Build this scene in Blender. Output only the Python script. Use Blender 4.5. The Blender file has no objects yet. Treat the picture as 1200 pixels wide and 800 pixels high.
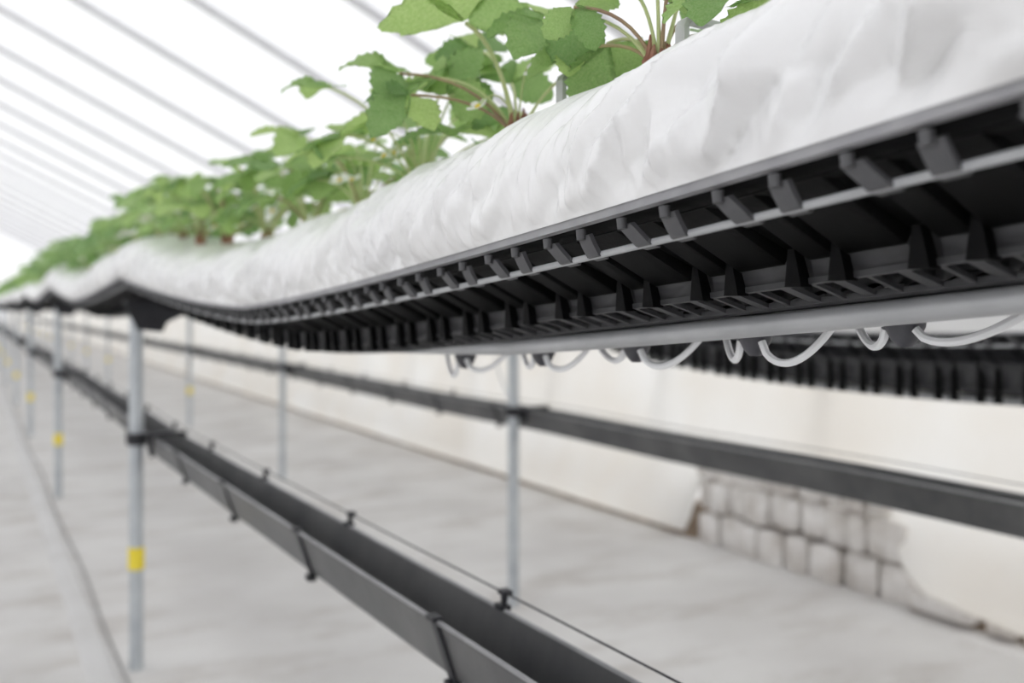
import bpy, math, random
from mathutils import Vector, Matrix, noise

# ------------------------------------------------------------------ camera, world, exposure
scene = bpy.context.scene
COL = scene.collection
EYE = 0.95
YAW = math.atan(633/1150)
cam_d = bpy.data.cameras.new('camera'); cam = bpy.data.objects.new('camera', cam_d); COL.objects.link(cam)
cam.location = (0, 0, EYE); cam.rotation_euler = (math.pi/2, 0, -YAW)
cam_d.sensor_width = 36; cam_d.lens = 34.5; cam_d.shift_y = -40/1200
cam_d.clip_start = 0.01; cam_d.clip_end = 200
cam_d.dof.use_dof = True; cam_d.dof.focus_distance = 0.64; cam_d.dof.aperture_fstop = 4.6
scene.camera = cam
world = bpy.data.worlds.new('overcast_sky'); scene.world = world; world.use_nodes = True
bg = world.node_tree.nodes['Background']; bg.inputs[0].default_value = (0.97, 0.98, 1.0, 1); bg.inputs[1].default_value = 1.0
vs = scene.view_settings
vs.view_transform = 'Standard'; vs.look = 'None'; vs.gamma = 1; vs.use_curve_mapping = False; vs.exposure = 0.9
scene.cycles.max_bounces = 16; scene.cycles.diffuse_bounces = 12; scene.cycles.transmission_bounces = 12

# ------------------------------------------------------------------ materials
def mat(name, col, rough=0.6, spec=0.4, metal=0.0, var=None, scale=8, bump=0, bscale=40, transl=0.0, rand=0.0, coat=0, stretch=None):
    """procedural material: noise between col and var, noise bump, optional translucency"""
    m = bpy.data.materials.new(name); m.use_nodes = True
    nt = m.node_tree; N = nt.nodes; L = nt.links
    p = N['Principled BSDF']; out = N['Material Output']
    p.inputs['Roughness'].default_value = rough; p.inputs['Specular IOR Level'].default_value = spec
    p.inputs['Metallic'].default_value = metal; p.inputs['Coat Weight'].default_value = coat
    tc = N.new('ShaderNodeTexCoord'); co = tc.outputs['Object']
    if stretch:
        mp = N.new('ShaderNodeMapping'); mp.inputs['Scale'].default_value = stretch; L.new(co, mp.inputs[0]); co = mp.outputs[0]
    nz = N.new('ShaderNodeTexNoise'); nz.inputs['Scale'].default_value = scale; nz.inputs['Detail'].default_value = 6; L.new(co, nz.inputs['Vector'])
    rp = N.new('ShaderNodeValToRGB'); rp.color_ramp.elements[0].position = .35; rp.color_ramp.elements[1].position = .65
    rp.color_ramp.elements[0].color = (*col, 1); rp.color_ramp.elements[1].color = (*(var or [min(1, c*1.08) for c in col]), 1)
    L.new(nz.outputs['Fac'], rp.inputs[0]); cs = rp.outputs[0]
    if rand:
        oi = N.new('ShaderNodeObjectInfo'); hs = N.new('ShaderNodeHueSaturation')
        r1 = N.new('ShaderNodeMapRange'); r1.inputs[3].default_value = 1-rand; r1.inputs[4].default_value = 1+rand
        L.new(oi.outputs['Random'], r1.inputs[0]); L.new(r1.outputs[0], hs.inputs['Value'])
        r2 = N.new('ShaderNodeMapRange'); r2.inputs[3].default_value = .5+rand*.06; r2.inputs[4].default_value = .5-rand*.08
        L.new(oi.outputs['Random'], r2.inputs[0]); L.new(r2.outputs[0], hs.inputs['Hue'])
        L.new(cs, hs.inputs['Color']); cs = hs.outputs[0]
    L.new(cs, p.inputs['Base Color'])
    if bump:
        n2 = N.new('ShaderNodeTexNoise'); n2.inputs['Scale'].default_value = bscale; n2.inputs['Detail'].default_value = 4; L.new(co, n2.inputs['Vector'])
        b = N.new('ShaderNodeBump'); b.inputs['Strength'].default_value = bump; b.inputs['Distance'].default_value = .004
        L.new(n2.outputs['Fac'], b.inputs['Height']); L.new(b.outputs[0], p.inputs['Normal'])
    if transl:
        t = N.new('ShaderNodeBsdfTranslucent'); mx = N.new('ShaderNodeMixShader'); mx.inputs[0].default_value = transl
        L.new(cs, t.inputs['Color']); L.new(p.outputs[0], mx.inputs[1]); L.new(t.outputs[0], mx.inputs[2]); L.new(mx.outputs[0], out.inputs[0])
    return m

def leaf_material():
    m = mat('strawberry_leaf', (.27,.45,.14), .5, .35, var=(.37,.53,.21), scale=30, transl=.55, rand=.3)
    nt = m.node_tree; N = nt.nodes; L = nt.links; p = N['Principled BSDF']
    tc = N.new('ShaderNodeTexCoord'); sx = N.new('ShaderNodeSeparateXYZ'); L.new(tc.outputs['Object'], sx.inputs[0])
    ab = N.new('ShaderNodeMath'); ab.operation = 'ABSOLUTE'; L.new(sx.outputs[0], ab.inputs[0])
    su = N.new('ShaderNodeMath'); su.operation = 'MULTIPLY_ADD'; su.inputs[1].default_value = -.75; L.new(ab.outputs[0], su.inputs[0]); L.new(sx.outputs[1], su.inputs[2])
    mu = N.new('ShaderNodeMath'); mu.operation = 'MULTIPLY'; mu.inputs[1].default_value = 44; L.new(su.outputs[0], mu.inputs[0])
    sn = N.new('ShaderNodeMath'); sn.operation = 'SINE'; L.new(mu.outputs[0], sn.inputs[0])
    b = N.new('ShaderNodeBump'); b.inputs['Strength'].default_value = .16; b.inputs['Distance'].default_value = .04
    L.new(sn.outputs[0], b.inputs['Height']); L.new(b.outputs[0], p.inputs['Normal'])
    return m

MT = dict(
    film = mat('white_mulch_film', (.86,.86,.865), .27, .6, var=(.90,.90,.895), scale=5, bump=.16, bscale=95, transl=.06, stretch=(1,1,.4)),
    cover = mat('tunnel_cover_film', (.945,.945,.955), .6, .2, var=(.96,.96,.965), scale=1.2, transl=.42),
    skirt = mat('skirting_sheet', (.90,.88,.845), .65, .2, var=(.94,.935,.92), scale=2.2, bump=.25, bscale=9, transl=.6),
    black = mat('black_tray_plastic', (.0015,.0015,.0018), .6, .12, var=(.003,.003,.0035), scale=60, bump=.1, bscale=200),
    lip = mat('grey_tray_edge', (.27,.27,.285), .5, .4, var=(.33,.33,.34), scale=40, bump=.1, bscale=150),
    clip = mat('dark_grey_clip_plastic', (.075,.075,.08), .5, .4, var=(.10,.10,.105), scale=50),
    slot = mat('charcoal_grid_plastic', (.040,.040,.043), .5, .35, var=(.055,.055,.058), scale=50),
    rod = mat('galvanised_rod', (.40,.41,.42), .45, .5, metal=.15, var=(.48,.49,.50), scale=30),
    pipe = mat('galvanised_pipe', (.42,.43,.44), .42, .5, metal=.25, var=(.52,.53,.54), scale=14),
    post = mat('galvanised_post', (.44,.47,.50), .45, .5, metal=.35, var=(.55,.58,.60), scale=12),
    gutter = mat('dusty_black_gutter', (.050,.051,.054), .38, .5, var=(.10,.10,.10), scale=9, bump=.1, bscale=60),
    hoop = mat('pale_steel_hoop', (.62,.62,.64), .5, .4, var=(.68,.68,.70), scale=10),
    bead = mat('gutter_lip_highlight', (.20,.20,.205), .4, .5, var=(.32,.32,.325), scale=12),  # highlight on the gutter lip, put into a lighter colour
    cable = mat('grey_cable', (.30,.295,.29), .7, .2, var=(.40,.39,.38), scale=6),
    clamp = mat('black_clamp', (.016,.017,.02), .5, .4, var=(.025,.025,.03), scale=30),
    tape = mat('yellow_tape', (.80,.63,.03), .5, .4, var=(.86,.70,.06), scale=20),
    tube = mat('pale_grey_tube', (.84,.85,.86), .35, .5, var=(.88,.89,.90), scale=25),
    nozzle = mat('dark_nozzle', (.05,.05,.06), .45, .5, var=(.075,.075,.085), scale=40),
    staple = mat('grey_staple_plastic', (.48,.48,.49), .5, .4, var=(.55,.55,.56), scale=30),
    floor = mat('grey_ground_cover', (.60,.585,.57), .85, .15, var=(.70,.69,.675), scale=2.0, bump=.3, bscale=120),
    mat2 = mat('pale_hose', (.60,.59,.58), .8, .15, var=(.66,.655,.65), scale=4, bump=.2, bscale=60),
    soil = mat('brown_soil', (.16,.12,.085), .95, .1, var=(.28,.22,.17), scale=14, bump=.8, bscale=50),
    stone = mat('whitewashed_stone', (.58,.545,.51), .9, .1, var=(.82,.80,.78), scale=9, bump=.6, bscale=40),
    leaf = leaf_material(),
    leaf2 = mat('strawberry_foliage', (.27,.45,.15), .55, .3, var=(.43,.60,.28), scale=26, transl=.55, rand=.25),
    petiole = mat('green_petiole', (.46,.56,.25), .5, .3, var=(.54,.56,.30), scale=20, transl=.1),
    petiole2 = mat('reddish_petiole', (.26,.17,.11), .5, .3, var=(.34,.28,.14), scale=25),
    crown = mat('russet_crown', (.20,.085,.06), .8, .2, var=(.38,.22,.15), scale=60, bump=.5, bscale=120),
    petal = mat('white_petal', (.86,.86,.84), .5, .2, transl=.3),
    centre = mat('yellow_flower_centre', (.75,.58,.08), .7, .2, scale=200),
)

def stain_floor():
    """soft brownish mud stains on the ground cover, plus its woven grain"""
    nt = MT['floor'].node_tree; N = nt.nodes; L = nt.links; p = N['Principled BSDF']; src = p.inputs['Base Color'].links[0].from_socket
    tc = N.new('ShaderNodeTexCoord'); mp = N.new('ShaderNodeMapping'); mp.inputs['Scale'].default_value = (1.1, 2.6, 1); L.new(tc.outputs['Object'], mp.inputs[0])
    nz = N.new('ShaderNodeTexNoise'); nz.inputs['Scale'].default_value = 1.7; nz.inputs['Detail'].default_value = 7; nz.inputs['Roughness'].default_value = .65; L.new(mp.outputs[0], nz.inputs['Vector'])
    rp = N.new('ShaderNodeValToRGB'); rp.color_ramp.elements[0].position = .50; rp.color_ramp.elements[1].position = .72
    rp.color_ramp.elements[0].color = (0,0,0,1); rp.color_ramp.elements[1].color = (.75,.75,.75,1); L.new(nz.outputs['Fac'], rp.inputs[0])
    mx = N.new('ShaderNodeMix'); mx.data_type = 'RGBA'; L.new(rp.outputs[0], mx.inputs['Factor']); L.new(src, mx.inputs['A']); mx.inputs['B'].default_value = (.43,.395,.36,1)
    L.new(mx.outputs['Result'], p.inputs['Base Color'])
stain_floor()

# ------------------------------------------------------------------ mesh helpers
class MB:
    def __init__(s): s.v = []; s.f = []; s.mi = []; s.cur = 0
    def add(s, vs, fs):
        o = len(s.v); s.v += [tuple(v) for v in vs]; s.f += [tuple(i+o for i in f) for f in fs]; s.mi += [s.cur]*len(fs)
    def box(s, x0, x1, y0, y1, z0, z1):
        s.hexa([(x0,y0,z0),(x1,y0,z0),(x1,y1,z0),(x0,y1,z0),(x0,y0,z1),(x1,y0,z1),(x1,y1,z1),(x0,y1,z1)])
    def hexa(s, p): s.add(p, [(0,3,2,1),(4,5,6,7),(0,1,5,4),(1,2,6,5),(2,3,7,6),(3,0,4,7)])
    def tube(s, pts, r, n=8, cap=True):
        pts = [Vector(p) for p in pts]; rs = r if isinstance(r, (list, tuple)) else [r]*len(pts)
        vs = []; t0 = (pts[1]-pts[0]).normalized()
        a = t0.cross(Vector((0,0,1)) if abs(t0.z) < .9 else Vector((1,0,0))).normalized()
        for i, p in enumerate(pts):
            t = (pts[min(i+1, len(pts)-1)]-pts[max(i-1, 0)]).normalized()
            a = (a-t*a.dot(t)).normalized(); b = t.cross(a)
            for k in range(n):
                q = 2*math.pi*k/n; vs.append(p+(a*math.cos(q)+b*math.sin(q))*rs[i])
        fs = [(i*n+k, i*n+(k+1) % n, (i+1)*n+(k+1) % n, (i+1)*n+k) for i in range(len(pts)-1) for k in range(n)]
        if cap: fs += [tuple(range(n-1, -1, -1)), tuple(range((len(pts)-1)*n, len(pts)*n))]
        s.add(vs, fs)
    def sweep(s, prof, ys, place, closed=True):
        """profile of (x,z) pairs carried along ys; place(y, i, x, z) -> point"""
        n = len(prof); vs = [place(y, i, x, z) for i, y in enumerate(ys) for (x, z) in prof]
        m = n if closed else n-1
        fs = [(i*n+k, i*n+(k+1) % n, (i+1)*n+(k+1) % n, (i+1)*n+k) for i in range(len(ys)-1) for k in range(m)]
        if closed: fs += [tuple(range(n-1, -1, -1)), tuple(range((len(ys)-1)*n, len(ys)*n))]
        s.add(vs, fs)
    def grid(s, rows):
        n = len(rows[0]); vs = [p for r in rows for p in r]
        s.add(vs, [(i*n+k, i*n+k+1, (i+1)*n+k+1, (i+1)*n+k) for i in range(len(rows)-1) for k in range(n-1)])
    def mesh(s, name, mats, smooth=True, angle=40):
        me = bpy.data.meshes.new(name); me.from_pydata(s.v, [], s.f); me.update()
        for m in (mats if isinstance(mats, list) else [mats]): me.materials.append(MT[m])
        if isinstance(mats, list): me.polygons.foreach_set('material_index', s.mi)
        if smooth:
            me.polygons.foreach_set('use_smooth', [True]*len(me.polygons))
            me.set_sharp_from_angle(angle=math.radians(angle))
        return me
    def build(s, name, mats, parent=None, smooth=True, angle=40, loc=None):
        if loc is not None: s.v = [(a-loc[0], b-loc[1], c-loc[2]) for a, b, c in s.v]
        return link(name, s.mesh(name, mats, smooth, angle), parent, loc)

def link(name, data, parent=None, loc=None):
    o = bpy.data.objects.new(name, data); COL.objects.link(o)
    if loc is not None: o.location = loc
    if parent: o.parent = parent
    return o
def tag(o, label=None, cat=None, group=None, kind=None):
    for k, v in (('label', label), ('category', cat), ('group', group), ('kind', kind)):
        if v: o[k] = v
    return o
def thing(name, loc, label, cat, group=None): return tag(link(name, None, None, loc), label, cat, group)
ORD = ['first','second','third','fourth','fifth','sixth','seventh','eighth','ninth','tenth','eleventh','twelfth','thirteenth','fourteenth','fifteenth',
       'sixteenth','seventeenth','eighteenth','nineteenth','twentieth']
def frange(a, b, st):
    n = max(1, int(math.ceil((b-a)/st))); return [a+(b-a)*i/n for i in range(n+1)]
def lerp_table(tb, y):
    if y <= tb[0][0]: return tb[0][1]
    for (a, va), (b, vb) in zip(tb, tb[1:]):
        if y <= b: return va+(vb-va)*(y-a)/(b-a)
    return tb[-1][1]
def bez(a, b, c, n): return [Vector(a)*(1-t)**2+Vector(b)*2*t*(1-t)+Vector(c)*t*t for t in [i/(n-1) for i in range(n)]]

# ------------------------------------------------------------------ the tunnel: floor, film, hoops
Y0, Y1 = -4.0, 90.0
WX = 2.78; CX = -1.2                      # right wall, ridge line
b = MB(); b.grid([[(x, y, 0) for x in (-14, 14)] for y in (-16, 110)])
tag(b.build('floor', 'floor'), kind='structure')

def shell_profile():
    pts = [(WX, 0.0), (WX-.01, .5), (WX-.03, 1.0)]
    pts += [tuple(p) for p in [(Vector((WX-.03,1.0,0))*(1-t)**2+Vector((WX-.05,1.38,0))*2*t*(1-t)+Vector((2.25,1.625,0))*t*t)[:2] for t in (.2,.4,.6,.8,1)]]
    pts += [(1.7, 1.90), (1.0, 2.25), (.3, 2.60)]
    pts += [tuple(p) for p in [(Vector((-.2,2.85,0))*(1-t)**2+Vector((-.8,3.15,0))*2*t*(1-t)+Vector((CX,3.15,0))*t*t)[:2] for t in (0,.25,.5,.75,1)]]
    return pts
HALF = shell_profile()
FULL = HALF+[(2*CX-x, z) for x, z in HALF[-2::-1]]
def strip(name, prof):
    m = MB(); ys = frange(Y0, 26, 1.0)+frange(30, Y1, 6); m.grid([[(x, y, z) for x, z in prof] for y in ys])
    return tag(m.build(name, 'cover'), kind='structure')
k = 8
strip('wall_right', FULL[2:k]); strip('ceiling', FULL[k-1:len(FULL)-k+1]); strip('wall_left', FULL[len(FULL)-k:])
for nm, y in (('wall_far', Y1), ('wall_near', Y0)):
    m = MB(); m.add([(x, y, z) for x, z in FULL], [tuple(range(len(FULL)))]); tag(m.build(nm, 'cover', smooth=False), kind='structure')

hp = MB(); hp.tube([(CX+(x-CX)*.988, 0, z*.988 if z > 0 else 0) for x, z in FULL], .020, 8)
hoop_me = hp.mesh('hoop', 'hoop')
vis = 0
for i in range(-5, 20):
    y = 4.4+.93*i
    if i < 0: lab = 'grey steel roof hoop out of view above the camera'; continue
    o = link('tunnel_hoop', hoop_me, None, (0, y, 0))
    tag(o, f'grey steel roof hoop under white film, {ORD[i]} counting from the plants to far left', 'hoop', 'hoops of the tunnel roof')
for i in range(-5, 0):
    o = link('tunnel_hoop', hoop_me, None, (0, 4.4+.93*i, 0))
    tag(o, 'grey steel roof hoop nearer than the first one seen above the plants', 'hoop', 'near hoops hidden over the tray')

# white skirting sheet along the right wall, raised where the stones show
def skirt_bottom(y):
    return lerp_table([(-4,.0),(1.25,.012),(1.6,.035),(2.0,.075),(2.09,.13),(2.2,.24),(2.45,.29),(2.6,.39),(3.10,.40),(3.14,.1),(3.2,.03),(3.35,0),(26,0)], y)
m = MB(); rows = []
for y in frange(-3.9, 8, .05)+frange(8.2, 25.9, .3)+frange(27, Y1-1, 1.5):
    zb = skirt_bottom(y); r = []
    for i in range(19):
        t = i/18; z = zb+(1.02-zb)*t**1.6
        w = noise.noise((y*1.1, z*1.5, 3.1))*.03+noise.noise((y*4, z*5, 1.7))*.008
        bulge = .075*math.exp(-((z-.10)/.12)**2)*(1+.5*noise.noise((y*.9, 0, 9)))
        tuck = .06*max(0, 1-z/.03) if zb < .02 else 0
        r.append((2.62+.095*max(0,(z-.25)/.77)+w*min(1, z/.1)*max(0,1-z)-bulge+tuck, y, max(.001, z)))
    rows.append(r)
m.grid(rows)
sk = m.build('skirting_sheet', 'skirt'); mod = sk.modifiers.new('thick', 'SOLIDIFY'); mod.thickness = .003
tag(sk, 'creamy white plastic sheet hanging along the base of the tunnel side', 'sheet')

# soil bank behind the sheet
m = MB(); rows = []
for y in frange(-3.5, 25, .08)+frange(26, Y1-1, 1.5):
    h = lerp_table([(-4,.03),(1.2,.04),(2.0,.10),(2.1,.22),(3.2,.2),(3.4,.05),(26,.04)], y)
    e_ = .075 if 2.1 < y < 3.2 else 0
    rows.append([(2.585+e_*.5+noise.noise((y*7,1,2))*.02, y, -.01), (2.63+e_+noise.noise((y*6,5,2))*.015, y, h*.5+noise.noise((y*9,3,2))*.012), (2.72, y, h), (2.77, y, h)])
m.grid(rows); tag(m.build('soil_bank', 'soil'), 'brown earth showing under the raised white sheet by the wall', 'soil', kind='stuff')

# whitewashed stones
random.seed(5)
sw = thing('stone_footing', (2.66, 2.6, 0), 'low footing of rough whitewashed stones exposed under the white sheet', 'wall')
def stone(y0, y1, z0, z1, xf):
    m = MB(); ny, nz = 4, 4; rr = []; cy, cz = (y0+y1)/2, (z0+z1)/2; hy, hz = (y1-y0)/2, (z1-z0)/2
    sd = random.random()*50
    ring = []
    def pt(a, c, dx):
        j = noise.noise((a*2+sd, c*2, dx*30))*.008
        # rounded rectangle
        k = 1-.10*(a*a*c*c)
        return (xf+dx+j+.016*max(abs(a), abs(c))**5-2.66, cy+a*hy*k-2.6, cz+c*hz*k)
    g = [[pt(-1+2*i/ny, -1+2*jj/nz, 0) for i in range(ny+1)] for jj in range(nz+1)]
    m.grid(g)
    edge = [(i, 0) for i in range(ny)]+[(ny, jj) for jj in range(nz)]+[(i, nz) for i in range(ny, 0, -1)]+[(0, jj) for jj in range(nz, 0, -1)]
    n = len(edge); o = len(m.v)
    m.v += [(xf+.11-2.66, g[jj][i][1], g[jj][i][2]) for i, jj in edge]
    base = [jj*(ny+1)+i for i, jj in edge]
    for q in range(n): m.f.append((base[q], o+q, o+(q+1) % n, base[(q+1) % n])); m.mi.append(0)
    m.f.append(tuple(range(o+n-1, o-1, -1))); m.mi.append(0)
    m.build('stone', 'stone', sw, angle=50)
for z0, z1, ya, yb, wd in ((-.01,.13,2.12,3.16,.11), (.134,.262,2.12,3.15,.12), (.266,.42,2.2,3.14,.095)):
    y = ya
    while y < yb-.03:
        w = min(wd*random.uniform(.65, 1.4), yb-y)
        if w > .035: stone(y, y+w-.012, z0+random.uniform(0,.006), z1-random.uniform(0,.012), 2.575+random.uniform(-.012,.015))
        y += w
stone(1.86, 2.1, .012, .085, 2.545); stone(1.74, 1.83, .005, .05, 2.56); stone(1.62, 1.71, .0, .04, 2.565)

# ------------------------------------------------------------------ rows
SPAN = 2.65; YP = [2.735+SPAN*k for k in range(-2, 15)]     # post positions
PER = 0.0866                                               # tray corrugation pitch
R1 = dict(x=.340, hp=[.09,.092,.075,.098,.092]+[.09]*12, amp=[.07,.086,.062,.055]+[.05]*12, p=[1.4]*16, deep=0.0)
R2 = dict(x=1.472, hp=[.07,.06,.075,.085]+[.09]*13, amp=[.07,.118]+[.05]*14, p=[1.4,2.2]+[1.4]*14, deep=.052)
def rail(R, y):
    for i in range(len(YP)-1):
        if y <= YP[i+1] or i == len(YP)-2:
            u = (y-YP[i])/SPAN; t = abs(2*u-1)
            return EYE+R['hp'][i]+(R['hp'][i+1]-R['hp'][i])*u-R['amp'][i]*(1-t**R['p'][i])
YS, YE = YP[0], YP[-1]-.3
W = .26

def bag_section(s):
    """s 0..1 across the bag, from the near rail over the top to the far rail"""
    P = [(-.0042,.001),(-.012,.020),(-.012,.045),(.002,.070),(.028,.092),(.065,.108),(.105,.116),(.13,.118)]
    P = P+[(W-x, z) for x, z in P[-2::-1]]
    t = s*(len(P)-1); i = min(int(t), len(P)-2); u = t-i
    p0, p1, p2, p3 = P[max(i-1,0)], P[i], P[i+1], P[min(i+2,len(P)-1)]
    cr = lambda a,b,c,d: .5*((2*b)+(-a+c)*u+(2*a-5*b+4*c-d)*u*u+(-a+3*b-3*c+d)*u**3)
    return cr(p0[0],p1[0],p2[0],p3[0]), cr(p0[1],p1[1],p2[1],p3[1])

FC = {}
def site(i, j, sd):
    k = (i, j, sd); r = FC.get(k)
    if r is None:
        q = random.Random(i*7919+j*104729+sd*31); r = FC[k] = (i+q.uniform(.15,.85), j+q.uniform(.15,.85), q.uniform(-.75,.75), q.uniform(-.75,.75))
    return r
def facet(u, v, sd, k=.8):
    """flat facets meeting in sharp creases, like crushed film"""
    i0, j0 = math.floor(u), math.floor(v); best = -9
    for i in (i0-1, i0, i0+1):
        for j in (j0-1, j0, j0+1):
            x, y, h, g = site(i, j, sd); dx, dy = u-x, v-y
            q = h*dx+g*dy-k*(dx*dx+dy*dy)
            if q > best: best = q
    return best
def crumple(y, s, seed):
    a = s*.40; e = min(s, 1-s)
    wx = noise.noise((y*7, a*14, seed+4))
    d = noise.noise((y*3.1+seed, s*2.0, .3))*.007+noise.noise((y*11+seed, a*9, 2.3))*.0035
    if s > .62 or y < -.2 or y > 6: return d*min(1, e/.05+.12)
    sd = int(seed); near = lerp_table([(.40,1),(.56,0)], y)
    u, v = (y+a*.9)*25+wx*.5, (a-y)*10+wx*.3
    d += (facet(u, v, sd)-facet(u*1.1+5, v*.9+3, sd+3))*(.006+.025*near)*lerp_table([(0,.35),(.05,.9),(.15,1),(.24,.6),(.34,.2),(.5,.1)], e)
    env = max(0, min(1.3, .75+1.1*noise.noise((y*6, a*11, seed+8))))*(1-.8*near)*lerp_table([(1.5,1),(4,.9)], y)
    u, v = y*66+a*20+wx*1.6, a*19+y*6+wx*.5
    d += (facet(u, v, sd+1)-facet(u*.9+7, v*1.2+2, sd+4))*.0150*env*lerp_table([(0,.5),(.05,1),(.18,.9),(.27,.45),(.38,.12),(.5,.05)], e)
    if y < 2.2:
        u, v = y*130-a*30+wx*2, a*36+wx
        d += (facet(u, v, sd+2)-facet(u*.95+3, v*1.1+9, sd+5))*.0050*env*lerp_table([(0,.9),(.15,.8),(.28,.3),(.5,.05)], e)
    return d*min(1, e/.05+.12)

def build_bag(R, seed, fine, label):
    ys = frange(YS, 0, .06)[:-1]+(frange(0, .25, .01)[:-1]+frange(.25, 1.25, .0022)[:-1]+frange(1.25, 2, .0045)[:-1]+frange(2, 4, .009)[:-1]+frange(4, 9, .025)[:-1] if fine else frange(0, 9, .05)[:-1])+frange(9, YE, .08)
    ns = 96 if fine else 30
    rows = []
    for y in ys:
        z0 = rail(R, y)+.004
        lump = 1+.16*noise.noise((y*2.3+seed, 4, 1))+.08*noise.noise((y*6+seed, 9, 1))
        if fine: lump *= lerp_table([(1.30,1),(1.36,1.0),(1.43,.84),(1.52,.92),(1.8,.86),(2.2,.93),(2.5,1.0)], y)
        r = []
        for i in range(ns+1):
            s = i/ns; x, z = bag_section(s); e = .01; xa, za = bag_section(max(0, s-e)); xb, zb = bag_section(min(1, s+e))
            tx, tz = xb-xa, zb-za; l = math.hypot(tx, tz) or 1
            d = crumple(y, s, seed)
            r.append((R['x']+x-tz/l*d, y, z0+z*lump+tx/l*d))
        rows.append(r)
    m = MB(); m.grid(rows)
    m.add([(R['x']-.002+W*i, y, rail(R, y)+.005) for y in ys for i in (0, 1)], [(2*i, 2*i+2, 2*i+3, 2*i+1) for i in range(len(ys)-1)])
    return tag(m.build('grow_bag', 'film', angle=180), label, 'grow bag')

def clip_mesh(kind):
    """hook that holds the rod: round pin at the rail, bent strap, foot under the rod (origin at rail bottom)"""
    m = MB(); sk = -.010 if kind else -.002; w = .0066
    m.tube([(.002, 0, -.002), (.002, 0, -.0085)], [.0033, .0030], 10)
    sec = [(.0035,-.006,0), (.006,-.013,.55), (.009,-.0195,1), (.0165,-.0215,1.1)]
    lo = [(x, sk*q) for x, z, q in sec]
    th = .0032
    for (xa, za, qa), (xb, zb, qb) in zip(sec, sec[1:]):
        dx, dz = xb-xa, zb-za; l = math.hypot(dx, dz); nx, nz = -dz/l*th, dx/l*th
        m.hexa([(xa,sk*qa-w,za),(xb,sk*qb-w,zb),(xb,sk*qb+w,zb),(xa,sk*qa+w,za),(xa+nx,sk*qa-w,za+nz),(xb+nx,sk*qb-w,zb+nz),(xb+nx,sk*qb+w,zb+nz),(xa+nx,sk*qa+w,za+nz)])
    return m
CLIPS = [clip_mesh(0), clip_mesh(1)]; CLIP_ME = [c.mesh('clip', 'clip') for c in CLIPS]

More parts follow.
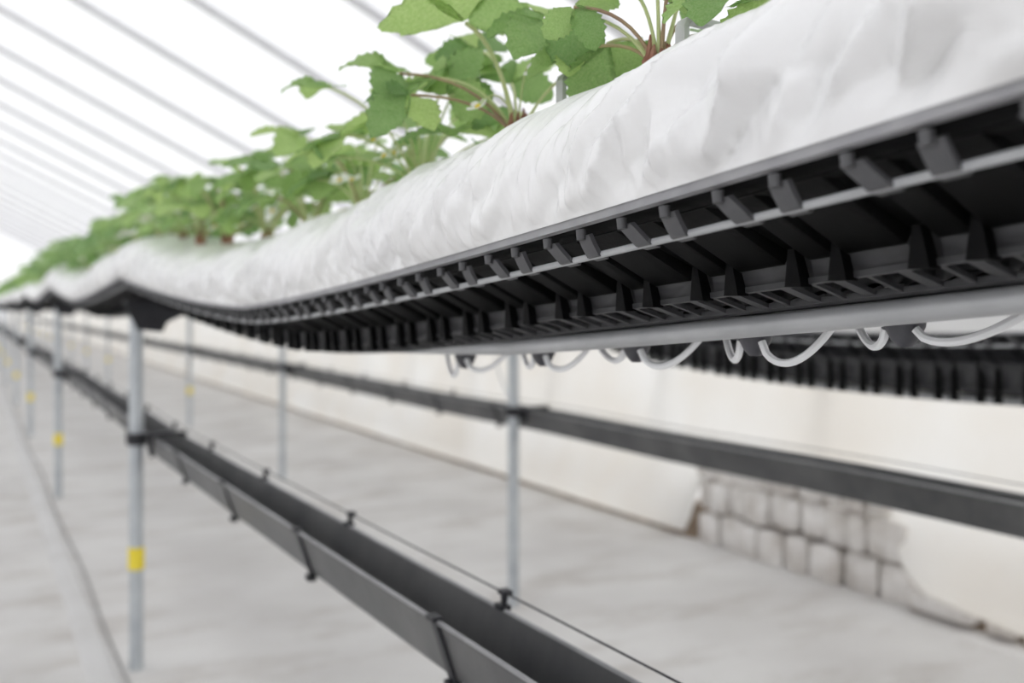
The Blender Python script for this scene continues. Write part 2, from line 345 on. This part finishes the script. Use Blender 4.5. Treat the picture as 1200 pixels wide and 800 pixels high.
def build_tray(R, near, label):
    x0 = R['x']; dp = R['deep']
    ex = (lambda y: lerp_table([(.7,0),(1.1,.0065)], y)) if R is R1 else (lambda y: 0)
    t = thing('growing_tray', (x0+W/2, 1.4, rail(R, 1.4)-.055), label, 'tray'); O = t.location.copy()
    ys = frange(YS, YE, PER/2)
    m = MB(); m.sweep([(-.003,0),(.0045,0),(.0045,.0056),(-.003,.0056)], ys, lambda y,i,x,z: (x0+x, y, rail(R,y)+z)); lp = m.build('rim', 'lip', t, loc=O); lp.location = (0,0,0)
    lp['label'] = 'pale grey rim along the tray edge'
    m = MB(); m.sweep([(W-.0045,0),(W+.003,0),(W+.003,.0056),(W-.0045,.0056)], ys, lambda y,i,x,z: (x0+x, y, rail(R,y)+z)); m.build('rim', 'lip', t, loc=O).location = (0,0,0)
    # corrugated shell: columns (offset in period, groove flag)
    cols = [(0,0),(.44,0),(.455,1),(.535,1),(.55,0),(.76,0),(.775,1),(.985,1)]
    m = MB(); rows = []
    n0, n1 = math.ceil(YS/PER), math.floor(YE/PER)-1
    def sec(g):
        i = .007*g
        h = [(.0045,.001),(.022,-.003),(.028,-.006+i*.6),(.083+i*.6,-.034+i-dp*.3)]
        w = [(.083+i*.6,-.034+i-dp*.3),(.085+i*.8,-.0345+i-dp*.3),(.0875+i*.8,-.0475-dp)]
        return (h, w, [(W-x, z) for x, z in h], [(W-x, z) for x, z in w])
    for part, (nm, mt) in enumerate((('ribbed_side','black' if near else 'clamp'),('trough_wall','slot'),('ribbed_side','black'),('trough_wall','slot'))):  # rear tray's near side is lighter: haze put into its colour
        m = MB(); rows = []
        for k in range(n0, n1):
            for u, g in cols:
                y = (k+u)*PER; z = rail(R, y); rows.append([(x0+x, y, z+zz-(ex(y) if part in (1, 3) and q == 2 else 0)) for q, (x, zz) in enumerate(sec(g)[part])])
        m.grid(rows); sh = m.build(nm, mt, t, angle=30, loc=O); sh.location = (0,0,0)
        sd = sh.modifiers.new('thick', 'SOLIDIFY'); sd.thickness = .0016; sd.offset = 0
    m = MB(); m.sweep([(.02,-.004),(W-.02,-.004),(W-.02,-.002),(.02,-.002)], ys, lambda y,i,x,z: (x0+x, y, rail(R,y)+z)); m.build('dark_backing', 'black', t, smooth=False, loc=O).location = (0,0,0)  # black sheet added so the inside stays dark behind the slots
    # slotted floor grid under the trough
    m = MB(); fl = [(.0865,-.047-dp),(.120,-.0575-dp),(W-.120,-.0575-dp),(W-.0865,-.047-dp)]
    for k in range(n0, n1):
        for u, w in ((.03,.010),(.33,.004),(.55,.010),(.80,.004)):
            y = (k+u)*PER; z = rail(R, y)-ex(y)
            for (xa, za), (xb, zb) in zip(fl, fl[1:]):
                m.hexa([(x0+xa,y,z+za),(x0+xb,y,z+zb),(x0+xb,y+w,z+zb),(x0+xa,y+w,z+za),(x0+xa,y,z+za+.003),(x0+xb,y,z+zb+.003),(x0+xb,y+w,z+zb+.003),(x0+xa,y+w,z+za+.003)])
    for (xa, xb) in ((.0855,.0885),(.116,.124),(W-.124,W-.116),(W-.0885,W-.0855)):
        zf = lambda x: lerp_table([(p, q) for p, q in fl], x)
        m.sweep([(xa,zf(xa)-.0008),(xb,zf(xb)-.0008),(xb,zf(xb)+.0028),(xa,zf(xa)+.0028)], ys, lambda y,i,x,z: (x0+x, y, rail(R,y)-ex(y)+z))
    g = m.build('floor_grid', 'slot', t, smooth=False, loc=O); g.location = (0,0,0); g['label'] = 'slotted drainage floor of the tray'
    # teeth beside the trough
    rest = MB(); TT = ((.079,-.007,-.049-dp),(.088,-.007,-.049-dp),(.088,.006,-.049-dp),(.079,.006,-.049-dp),(.0775,-.003,-.027-dp*.3),(.084,-.003,-.027-dp*.3),(.084,.002,-.027-dp*.3),(.0775,.002,-.027-dp*.3))
    for k in range(n0, n1):
        for u in (.495, .88):
            y = (k+u)*PER; z = rail(R, y)
            for xs, sg in ((x0, 1), (x0+W, -1)):
                solo = near and sg == 1 and .15 < y < 1.6
                m = MB() if solo else rest
                m.hexa([(xs+sg*a, y+bb, z+c-((ex(y)*1.9 if near else .019) if c < -.04 else 0)) for a, bb, c in TT])
                if solo: m.build('tooth', 'black', t, smooth=False, loc=O).location = (0,0,0)
    o = rest.build('tooth', 'black', t, smooth=False, loc=O); o.location = (0,0,0); o['kind'] = 'stuff'
    # rod and its clips, both sides
    for side in (0, 1):
        f = (lambda x: x0+x) if side == 0 else (lambda x: x0+W-x)
        m = MB(); m.tube([(f(.0125), y, rail(R,y)-.0185) for y in ys], .0023, 8); r_ = m.build('rod', 'rod', t, loc=O); r_.location = (0,0,0)
        rest = MB(); j = 0
        k = n0
        while k < n1:
            for u in (.12, .60):
                y = (k+u)*PER; z = rail(R, y); kd = 0 if u < .5 else 1
                if near and side == 0 and .05 < y < 3.0:
                    o = link('clip', CLIP_ME[kd], t, Vector((x0, y, z))-O)
                    dz = (rail(R, y+.01)-rail(R, y-.01))/.02; o.rotation_euler = (math.atan(dz), 0, 0)
                else:
                    sg = 1 if side == 0 else -1
                    q = CLIPS[kd]; rest.add([(f(0)+sg*a, y+bb, z+c) for a, bb, c in q.v], q.f)
            k += 1
        o = rest.build('clip', 'clip', t, loc=O); o.location = (0,0,0); o['kind'] = 'stuff'
    return t

def build_pipe(R, label):
    m = MB(); x = R['x']+.128
    m.tube([(x, y, rail(R,y)-.0665-R['deep']+(lerp_table([(.85,0),(1.25,.012)], y) if R is R1 else 0)) for y in frange(YS, YE, .06)], .0075, 12)
    return tag(m.build('support_pipe', 'pipe'), label, 'pipe')

def gutter_z(y, row):
    return EYE+lerp_table([(-3,-.315),(.6,-.322),(2.73,-.345),(4,-.335),(5.4,-.332),(30,-.33)] if row == 1 else [(-3,-.335),(2.7,-.331),(3.5,-.338),(5.4,-.33),(30,-.33)], y)
def build_gutter(R, row, label):
    x0 = R['x']+.083; ys = frange(YS, YE, .1)
    t = thing('drain_gutter', (x0+.037, 1.4, gutter_z(1.4,row)-.064), label, 'gutter'); O = t.location.copy()
    gz = lambda y: gutter_z(y, row)+noise.noise((y*1.7, row, 5))*.003
    prof = [(-.004,.001),(.0015,.001),(.002,-.003),(.022,-.060),(.052,-.060),(.072,-.003),(.0725,.001),(.078,.001),(.078,-.002),(.0745,-.003),(.054,-.063),(.020,-.063),(-.0005,-.003),(-.004,-.002)]
    m = MB(); m.sweep(prof, ys, lambda y,i,x,z: (x0+x, y, gz(y)+z)); m.build('channel', 'gutter', t, angle=25, loc=O).location = (0,0,0)
    for xx in (-.002,.0755):
        m = MB(); m.tube([(x0+xx, y, gz(y)+.0008) for y in ys], .0026, 6); q = m.build('lip_highlight', 'bead', t, loc=O); q.location = (0,0,0)  # pale tube along each lip carries the painted highlight
    # straps every half metre
    st = MB()
    ww = .007
    pr = [(-.006,.004),(.017,-.066),(.057,-.066),(.080,.004)]
    def bar(a, c, th=.004):
        dx, dz = c[0]-a[0], c[1]-a[1]; l = math.hypot(dx, dz); nx, nz = dz/l*th, -dx/l*th
        st.hexa([(a[0],-ww,a[1]),(c[0],-ww,c[1]),(c[0],ww,c[1]),(a[0],ww,a[1]),(a[0]-nx,-ww,a[1]-nz),(c[0]-nx,-ww,c[1]-nz),(c[0]-nx,ww,c[1]-nz),(a[0]-nx,ww,a[1]-nz)])
    for a, c in zip(pr, pr[1:]): bar(a, c)
    st.box(-.009,.002,-.009,.009,.001,.006); st.box(.072,.083,-.009,.009,.001,.006)
    st.tube([(.079,0,.004),(.080,0,.020)], [.003,.005], 8); st.box(.075,.086,-.007,.007,.016,.021)
    st.box(.012,.024,-.009,.009,-.074,-.066)
    sme = st.mesh('strap', 'clamp', smooth=False)
    y = .93-.49*6 if row == 1 else 2.95
    while y < YE:
        link('strap', sme, t, Vector((x0, y, gz(y)))-O); y += .49
    m = MB(); m.tube([(x0+.080, y, gz(y)+.0175) for y in ys], .0011, 6); w = m.build('wire', 'clamp', t, loc=O); w.location = (0,0,0); w['label'] = 'thin dark wire above the far lip'
    return t

def build_post(R, row, y, k, label, tape):
    xp = R['x']+.0385; zt = rail(R, y)-.075-R['deep']; x0 = R['x']
    t = thing('steel_post', (xp, y, 0), label, 'post', f'posts of the {"front" if row == 1 else "rear"} row')
    m = MB(); m.tube([(0,0,-.02),(0,0,zt)], .0178, 20); m.build('pipe', 'post', t)
    # saddle carrying the tray: two cheeks narrowing down to the post
    tb = rail(R, y)-.059-R['deep']
    poly = [(-.03,tb+.0),(-.02,tb-.035),(.0,tb-.075),(.062,tb-.082),(.075,tb-.055),(.17,tb-.012),(.20,tb)]
    for sgn in (-1, 1):
        m = MB(); ya, yb = (sgn*.026, sgn*.0215)
        n = len(poly); vs = [(x, ya, z) for x, z in poly]+[(x, yb, z) for x, z in poly]
        m.add(vs, [tuple(range(n)), tuple(range(2*n-1, n-1, -1))]+[(i, (i+1) % n, n+(i+1) % n, n+i) for i in range(n)]); m.build('saddle_cheek', 'clamp', t, smooth=False)
    m = MB(); m.box(-.03,.20,-.04,.04,tb-.004,tb+.001); m.build('saddle_plate', 'clamp', t, smooth=False)
    gz = gutter_z(y, row)
    m = MB(); m.tube([(0,0,gz-.016),(0,0,gz-.014),(0,0,gz+.014),(0,0,gz+.016)], [.022,.026,.026,.022], 20); m.build('clamp', 'clamp', t)
    m = MB(); m.box(.02,.125,-.012,.012,gz+.004,gz+.013); m.box(.030,.042,-.012,.012,gz-.04,gz+.006); m.box(.115,.127,-.012,.012,gz-.02,gz+.006)
    m.build('clamp_arm', 'clamp', t, smooth=False)
    if tape:
        m = MB(); m.tube([(0,0,.263),(0,0,.265),(0,0,.319),(0,0,.321)], [.0185,.0205,.0205,.0185], 20); q = m.build('tape', 'tape', t); q['label'] = 'yellow tape band'

build_bag(R1, 3.0, True, 'wrinkled white plastic film bag full length of the front raised row')
build_bag(R2, 11.0, False, 'white plastic film bag on the rear row behind the front tray')
build_tray(R1, True, 'black ribbed growing tray of the front row seen from below')
build_tray(R2, False, 'black growing tray of the rear row with a toothed lower edge')
build_pipe(R1, 'grey steel pipe running under the front black tray'); build_pipe(R2, 'grey steel pipe running under the rear black tray')
build_gutter(R1, 1, 'black drain gutter with straps slung along the front posts')
build_gutter(R2, 2, 'black drain gutter clamped to the rear posts before the white wall')
for k, y in enumerate(YP):
    if y < 0 or k > len(YP)-2:
        if k == 0 or k > len(YP)-2: continue
    for row, R in ((1, R1), (2, R2)):
        q = k-2
        if q < 0: lab = f'grey steel post of the {"front" if row == 1 else "rear"} row standing beside the camera out of view'
        elif row == 1: lab = f'grey steel post with yellow tape, {ORD[q]} nearest in the front row'
        else: lab = f'grey steel post{" with yellow tape" if q >= 2 else ""}, {ORD[q]} nearest in the rear row'
        build_post(R, row, y, k, lab, row == 1 or q >= 2)

# ------------------------------------------------------------------ drain nozzles and tube loops under the front tray
NZ = [.15,.28,.41,.541,.687,.844,1.02]
nz_m = MB(); nz_m.tube([(0,0,.004),(0,0,-.004),(0,0,-.006),(0,0,-.016),(0,0,-.024),(0,0,-.028)], [.011,.011,.0135,.012,.008,.004], 16)
NZ_ME = nz_m.mesh('nozzle', 'nozzle')
for i, y in enumerate(NZ):
    x = R1['x']+.160; z = rail(R1, y)-.058
    o = link('drain_nozzle', NZ_ME, None, (x, y, z))
    n = i-2
    lab = 'dark drain nozzle beyond the right end of the view' if n < 0 else f'dark cone shaped drain nozzle under the front tray, {ORD[n]} from the right'
    tag(o, lab, 'nozzle', 'nozzles under the front tray')
    def loop(dy, drop, xe, nm):
        a = Vector((x-.004, y+math.copysign(.011, dy), z-.017)); c = Vector((x+xe, y+dy, rail(R1, y+dy)-.060))
        pts = []
        for q in range(17):
            u = q/16; p = a.lerp(c, u); p.z -= drop*(math.sin(math.pi*min(1, u**.8)))**.75; pts.append(p)
        m = MB(); m.tube(pts, .0028, 8)
        t = m.build('drain_tube', 'tube', loc=tuple(a))
        lb = 'pale tube out of view past the right edge' if n < 0 else f'pale grey tube loop on the {nm} side of the {ORD[n]} nozzle from right'
        tag(t, lb, 'tube', 'tube loops under the front tray')
    lr = random.Random(i+40); loop(-lr.uniform(.07,.10), lr.uniform(.014,.026), .01, 'near'); loop(lr.uniform(.045,.075), lr.uniform(.012,.028), lr.uniform(0,.02), 'far')
# thin drain tube by the rear post
m = MB(); m.tube(bez((R2['x']+.075, 2.97, rail(R2, 2.97)-.10), (R2['x']+.05, 2.92, EYE-.17), (R2['x']+.076, 2.80, EYE-.33), 14), .004, 8)
tag(m.build('drain_tube', 'tube'), 'thin pale drain tube dropping to the rear gutter beside the nearest rear post', 'tube')

# ------------------------------------------------------------------ on the ground
m = MB(); ys = frange(-3, 24, .12)
m.sweep([(-.035,.001),(.035,.001),(.030,.008),(0,.012),(-.030,.008)], ys, lambda y,i,x,z: (.292+x+noise.noise((y*.7,2,1))*.012, y, z)); tag(m.build('flat_hose', 'mat2'), 'pale flattened hose lying on the ground along the front posts', 'hose')
m = MB(); m.tube([(.345+noise.noise((y*.9,7,1))*.012, y, .004) for y in ys], .0045, 6); tag(m.build('ground_cable', 'cable'), 'thin dark line laid along the foot of the front posts', 'cable')

# ------------------------------------------------------------------ grey staples over the bag
sm = MB(); SH = .045
def strap_path(pts, w, th):
    n = len(pts)
    for a, c in zip(pts, pts[1:]):
        a, c = Vector(a), Vector(c); d = (c-a).normalized(); nrm = Vector((-d.z, 0, d.x))*th
        sm.hexa([a+Vector((0,-w,0)), c+Vector((0,-w,0)), c+Vector((0,w,0)), a+Vector((0,w,0)), a+nrm+Vector((0,-w,0)), c+nrm+Vector((0,-w,0)), c+nrm+Vector((0,w,0)), a+nrm+Vector((0,w,0))])
strap_path([(0,0,-.03),(0,0,.020),(.002,0,.0245),(.006,0,.027),(.06,0,.025),(.064,0,.023),(.066,0,.019),(.066,0,-.03)], .005, -.004)
STP = sm.mesh('staple', 'staple')
for i, (y, hgt) in enumerate(((.521, 1.118), (.675, 1.113))):
    o = link('film_staple', STP, None, (R1['x']+.075, y, hgt))
    tag(o, ['grey plastic staple pressed over the white bag, nearest one', 'low grey plastic staple on the white bag among leaves, second nearest', 'grey plastic staple in the bag behind the middle plant, third nearest'][i], 'staple', 'staples over the front bag')

# ------------------------------------------------------------------ strawberry plants
def leaflet_mb(seed, n=15, width=.44):
    rnd = random.Random(seed); m = MB(); rows = []; fold = rnd.uniform(.12,.4); droop = rnd.uniform(.05,.35); wav = rnd.uniform(-.06,.06)
    for i in range(n+1):
        t = i/n
        w = width*max(.02, math.sin(math.pi*min(1, t**1.15*.93+.03)))**.72
        tooth = 1.0 if i % 2 else .80
        if i in (0, n): tooth = .5
        row = []
        for u in (-1,-.86,-.45,0,.45,.86,1):
            x = u*w*(tooth if abs(u) == 1 else 1); y = t+(.035 if (abs(u) == 1 and i % 2) else 0)*(1 if t < .95 else 0)
            z = fold*abs(x)-droop*t*t+wav*math.sin(6*t+u*2)+.015*math.sin(9*(t-abs(u)*.3)*2)*abs(u)
            row.append((x, y, z))
        rows.append(row)
    m.grid(rows); return m
LF = [leaflet_mb(s) for s in range(5)]; LF_ME = [l.mesh('leaflet', 'leaf', angle=180) for l in LF]
LFS = [leaflet_mb(s, 7) for s in range(3)]

def frame(origin, fwd, nrm, size, roll=0, wid=1):
    y = Vector(fwd).normalized(); z = Vector(nrm); z = (z-y*z.dot(y)).normalized(); x = y.cross(z)
    M = Matrix((x*size*wid, y*size, z*size)).transposed().to_4x4(); M.translation = Vector(origin); return M
def leaf_frames(j, fwd, nrm, size, rnd):
    j, fwd, nrm = Vector(j), Vector(fwd).normalized(), Vector(nrm).normalized(); nrm = (nrm-fwd*nrm.dot(fwd)).normalized()
    out = []
    for a, s in ((0, 1.05), (1.25, .95), (-1.25, .95)):
        R = Matrix.Rotation(a+rnd.uniform(-.15,.15), 3, nrm); d = R @ fwd; nn = nrm+d*rnd.uniform(-.15,.2)+R @ (fwd.cross(nrm))*rnd.uniform(-.2,.2)
        out.append(frame(j+d*size*.04, d, nn, size*s*rnd.uniform(.9,1.1), 0, rnd.uniform(.9,1.1)))
    return out
def flower_mb():
    m = MB()
    for k in range(5):
        a = 2*math.pi*k/5; d = Vector((math.cos(a), math.sin(a), 0)); e = Vector((-d.y, d.x, 0))
        pts = [d*.15]+[d*(.15+.75*t)+e*w+Vector((0,0,.18*t*t)) for t, w in ((.3,-.26),(.75,-.36),(1,-.18),(1.03,.18),(.75,.36),(.3,.26))]
        m.add(pts, [tuple(range(len(pts)))])
    m.cur = 1; m.tube([(0,0,-.02),(0,0,.12),(0,0,.18)], [.24,.22,.1], 10); return m
FL_ME = flower_mb().mesh('flower', ['petal','centre'])

def random_leaves(rnd, c, n, hmax=1.0):
    out = []
    for i in range(n):
        az = 2*math.pi*(i*.382+rnd.uniform(-.06,.06)); reach = rnd.uniform(.04,.115); h = rnd.uniform(.035,.150)*hmax*(1.12-reach*3.2)
        j = Vector((c[0]+.01+math.cos(az)*reach, c[1]+math.sin(az)*reach*1.15, c[2]+h))
        f = Vector((math.cos(az)+rnd.uniform(-.5,.5), math.sin(az)+rnd.uniform(-.5,.5), rnd.uniform(-.6,.35)))
        nn = Vector((math.cos(az)*rnd.uniform(.1,.9)-.25, math.sin(az)*rnd.uniform(.1,.9)-.1, 1))
        out.append((tuple(j), tuple(f), tuple(nn), rnd.uniform(.042,.062)))
    return out

HAND = [
    ('B',(0.380,0.775,1.200),(-0.522,-0.740,0.350),(0.169,0.307,1.000),0.075),
    ('B',(0.344,0.815,1.140),(-0.679,-0.197,-0.600),(-0.609,-0.692,0.600),0.052),
    ('B',(0.351,0.857,1.169),(-0.885,0.259,0.300),(-0.329,-0.390,0.800),0.055),
    ('B',(0.395,0.844,1.151),(0.166,-0.320,0.600),(-0.649,-0.556,0.500),0.055),
    ('B',(0.471,0.859,1.172),(0.534,-0.066,0.500),(-0.377,-0.477,0.700),0.055),
    ('B',(0.443,0.875,1.206),(-0.070,0.495,0.500),(-0.250,-0.661,0.600),0.05),
    ('A',(0.387,0.609,1.170),(0.293,-0.504,-0.750),(-0.434,-0.788,0.450),0.038),
    ('A',(0.431,0.630,1.154),(-0.215,0.232,-0.850),(-0.259,-0.885,0.400),0.05),
    ('A',(0.419,0.660,1.152),(-0.740,0.522,-0.200),(-0.241,-0.438,0.900),0.04),
    ('A',(0.410,0.687,1.185),(-0.692,0.609,0.100),(-0.289,-0.526,0.800),0.055),
    ('A',(0.433,0.606,1.188),(0.456,0.206,0.600),(-0.473,-0.653,0.500),0.055),
    ('A',(0.426,0.565,1.212),(0.329,0.390,0.600),(-0.416,-0.342,0.800),0.06),
    ('A',(0.429,0.540,1.198),(0.758,-0.075,0.300),(-0.105,-0.399,0.800),0.06),
    ('A',(0.491,0.597,1.171),(0.719,0.061,-0.300),(-0.202,-0.574,0.700),0.05),
    ('A',(0.532,0.620,1.166),(0.806,0.013,0.100),(-0.202,-0.574,0.700),0.05),
    ('Z',(0.433,0.446,1.140),(-0.604,0.561,-0.600),(-0.465,-0.429,0.750),0.05),
    ('Z',(0.417,0.478,1.155),(-0.508,0.736,-0.200),(-0.241,-0.438,0.800),0.05),
]
PLANTS = [('Z',.36),('A',.565),('B',.774),('C',.99)]
y = 1.22
while y < 18: PLANTS.append((None, y)); y += .225
for i, (key, y) in enumerate(PLANTS):
    rnd = random.Random(100+i)
    xc = .432+(0 if key else rnd.uniform(-.015,.02)); zc = rail(R1, y)+(.122 if key in ('A','B') else .110)
    c = Vector((xc, y, zc)); y_ = y
    if i < 4: lab = ['strawberry plant nearest the camera with a drooping leaf at the top edge', 'strawberry plant with a russet crown rising beside the nearest grey staple',
                     'strawberry plant with one tall stalk holding a big pale leaf', 'strawberry plant close behind the tall stalked one, fourth from the near end'][i]
    elif i < 20: lab = f'leafy strawberry plant on the white bag, {ORD[i]} from the near end'
    else: lab = 'small blurred strawberry plant far down the front row of white bags'
    t = thing('strawberry_plant', c, lab, 'plant', 'strawberry plants on the front bag')
    hand = [(h[1], h[2], h[3], h[4]*(1 if q == 0 else .9)) for q, h in enumerate(HAND) if key and h[0] == key]
    nl = {'Z': 3, 'A': 1, 'B': 4}.get(key, 15)
    leaves = hand+random_leaves(rnd, c, nl, .75 if key in ('A','Z','B') else 1.0)
    full = y < 2.2; mid = y < 5.5
    allm = MB()
    if mid:
        m = MB(); m.tube([(0,0,-.025),(.001,0,-.004),(.0,.001,.006)], [.010,.010,.005], 10)
        for q in range(11):
            az = q*2.4; r0 = .007*rnd.uniform(.5,1.1); m.tube([(r0*math.cos(az), r0*math.sin(az), -.012), (r0*1.3*math.cos(az), r0*1.3*math.sin(az), .006), (r0*1.1*math.cos(az), r0*1.1*math.sin(az), rnd.uniform(.012,.026))], [.003,.0034,.0007], 5)
        m.build('crown', 'crown', t)
    for n, (j, f, nn, sz) in enumerate(leaves):
        jv = Vector(j)-c; outd = Vector((jv.x, jv.y, 0)); b0 = Vector((0,0,.004))+outd*.06
        ctrl = Vector((jv.x*.35, jv.y*.35, jv.z*.75+.01)); pts = bez(b0, ctrl, jv, 9)
        thick = .0021 if n == 0 and key == 'B' else .0014
        fr = leaf_frames(jv, f, nn, sz, rnd)
        if full:
            m = MB(); m.tube(pts, [thick*1.25]*2+[thick]*7, 7)
            pet = m.build('petiole', 'petiole2' if rnd.random() < .22 and not (key == 'B' and n == 0) else 'petiole', t)
            for M in fr:
                o = link('leaflet', LF_ME[rnd.randrange(5)], pet); o.matrix_local = M
        else:
            m = MB() if mid else allm
            m.cur = 1; m.tube(pts[::2], thick, 4, False); m.cur = 0
            for M in fr:
                q = LFS[rnd.randrange(3)]; m.add([M @ Vector(v) for v in q.v], q.f)
            if mid: m.build('leaf', ['leaf2','petiole'], t, angle=180)
    if not mid: allm.build('foliage', ['leaf2','petiole'], t, angle=180)
    # flowers on thin stalks
    nf = 0 if key in ('A','Z') else (2 if key == 'B' else rnd.choice((2,3,4)))
    for n in range(nf if y < 4.5 else 0):
        az = math.pi+rnd.uniform(-1.5,1.2); tip = Vector((math.cos(az)*rnd.uniform(.02,.07), math.sin(az)*.09, rnd.uniform(.02,.07)))
        m = MB(); m.tube(bez((0,0,.005), (tip.x*.4, tip.y*.4, tip.z+.03), tip, 7), .0009, 5); st = m.build('flower_stalk', 'petiole', t)
        o = link('flower', FL_ME, st); o.matrix_local = frame(tip, (rnd.uniform(-1,1),1,.2), (-.6+rnd.uniform(-.5,.5), -.6, .6), rnd.uniform(.011,.015))
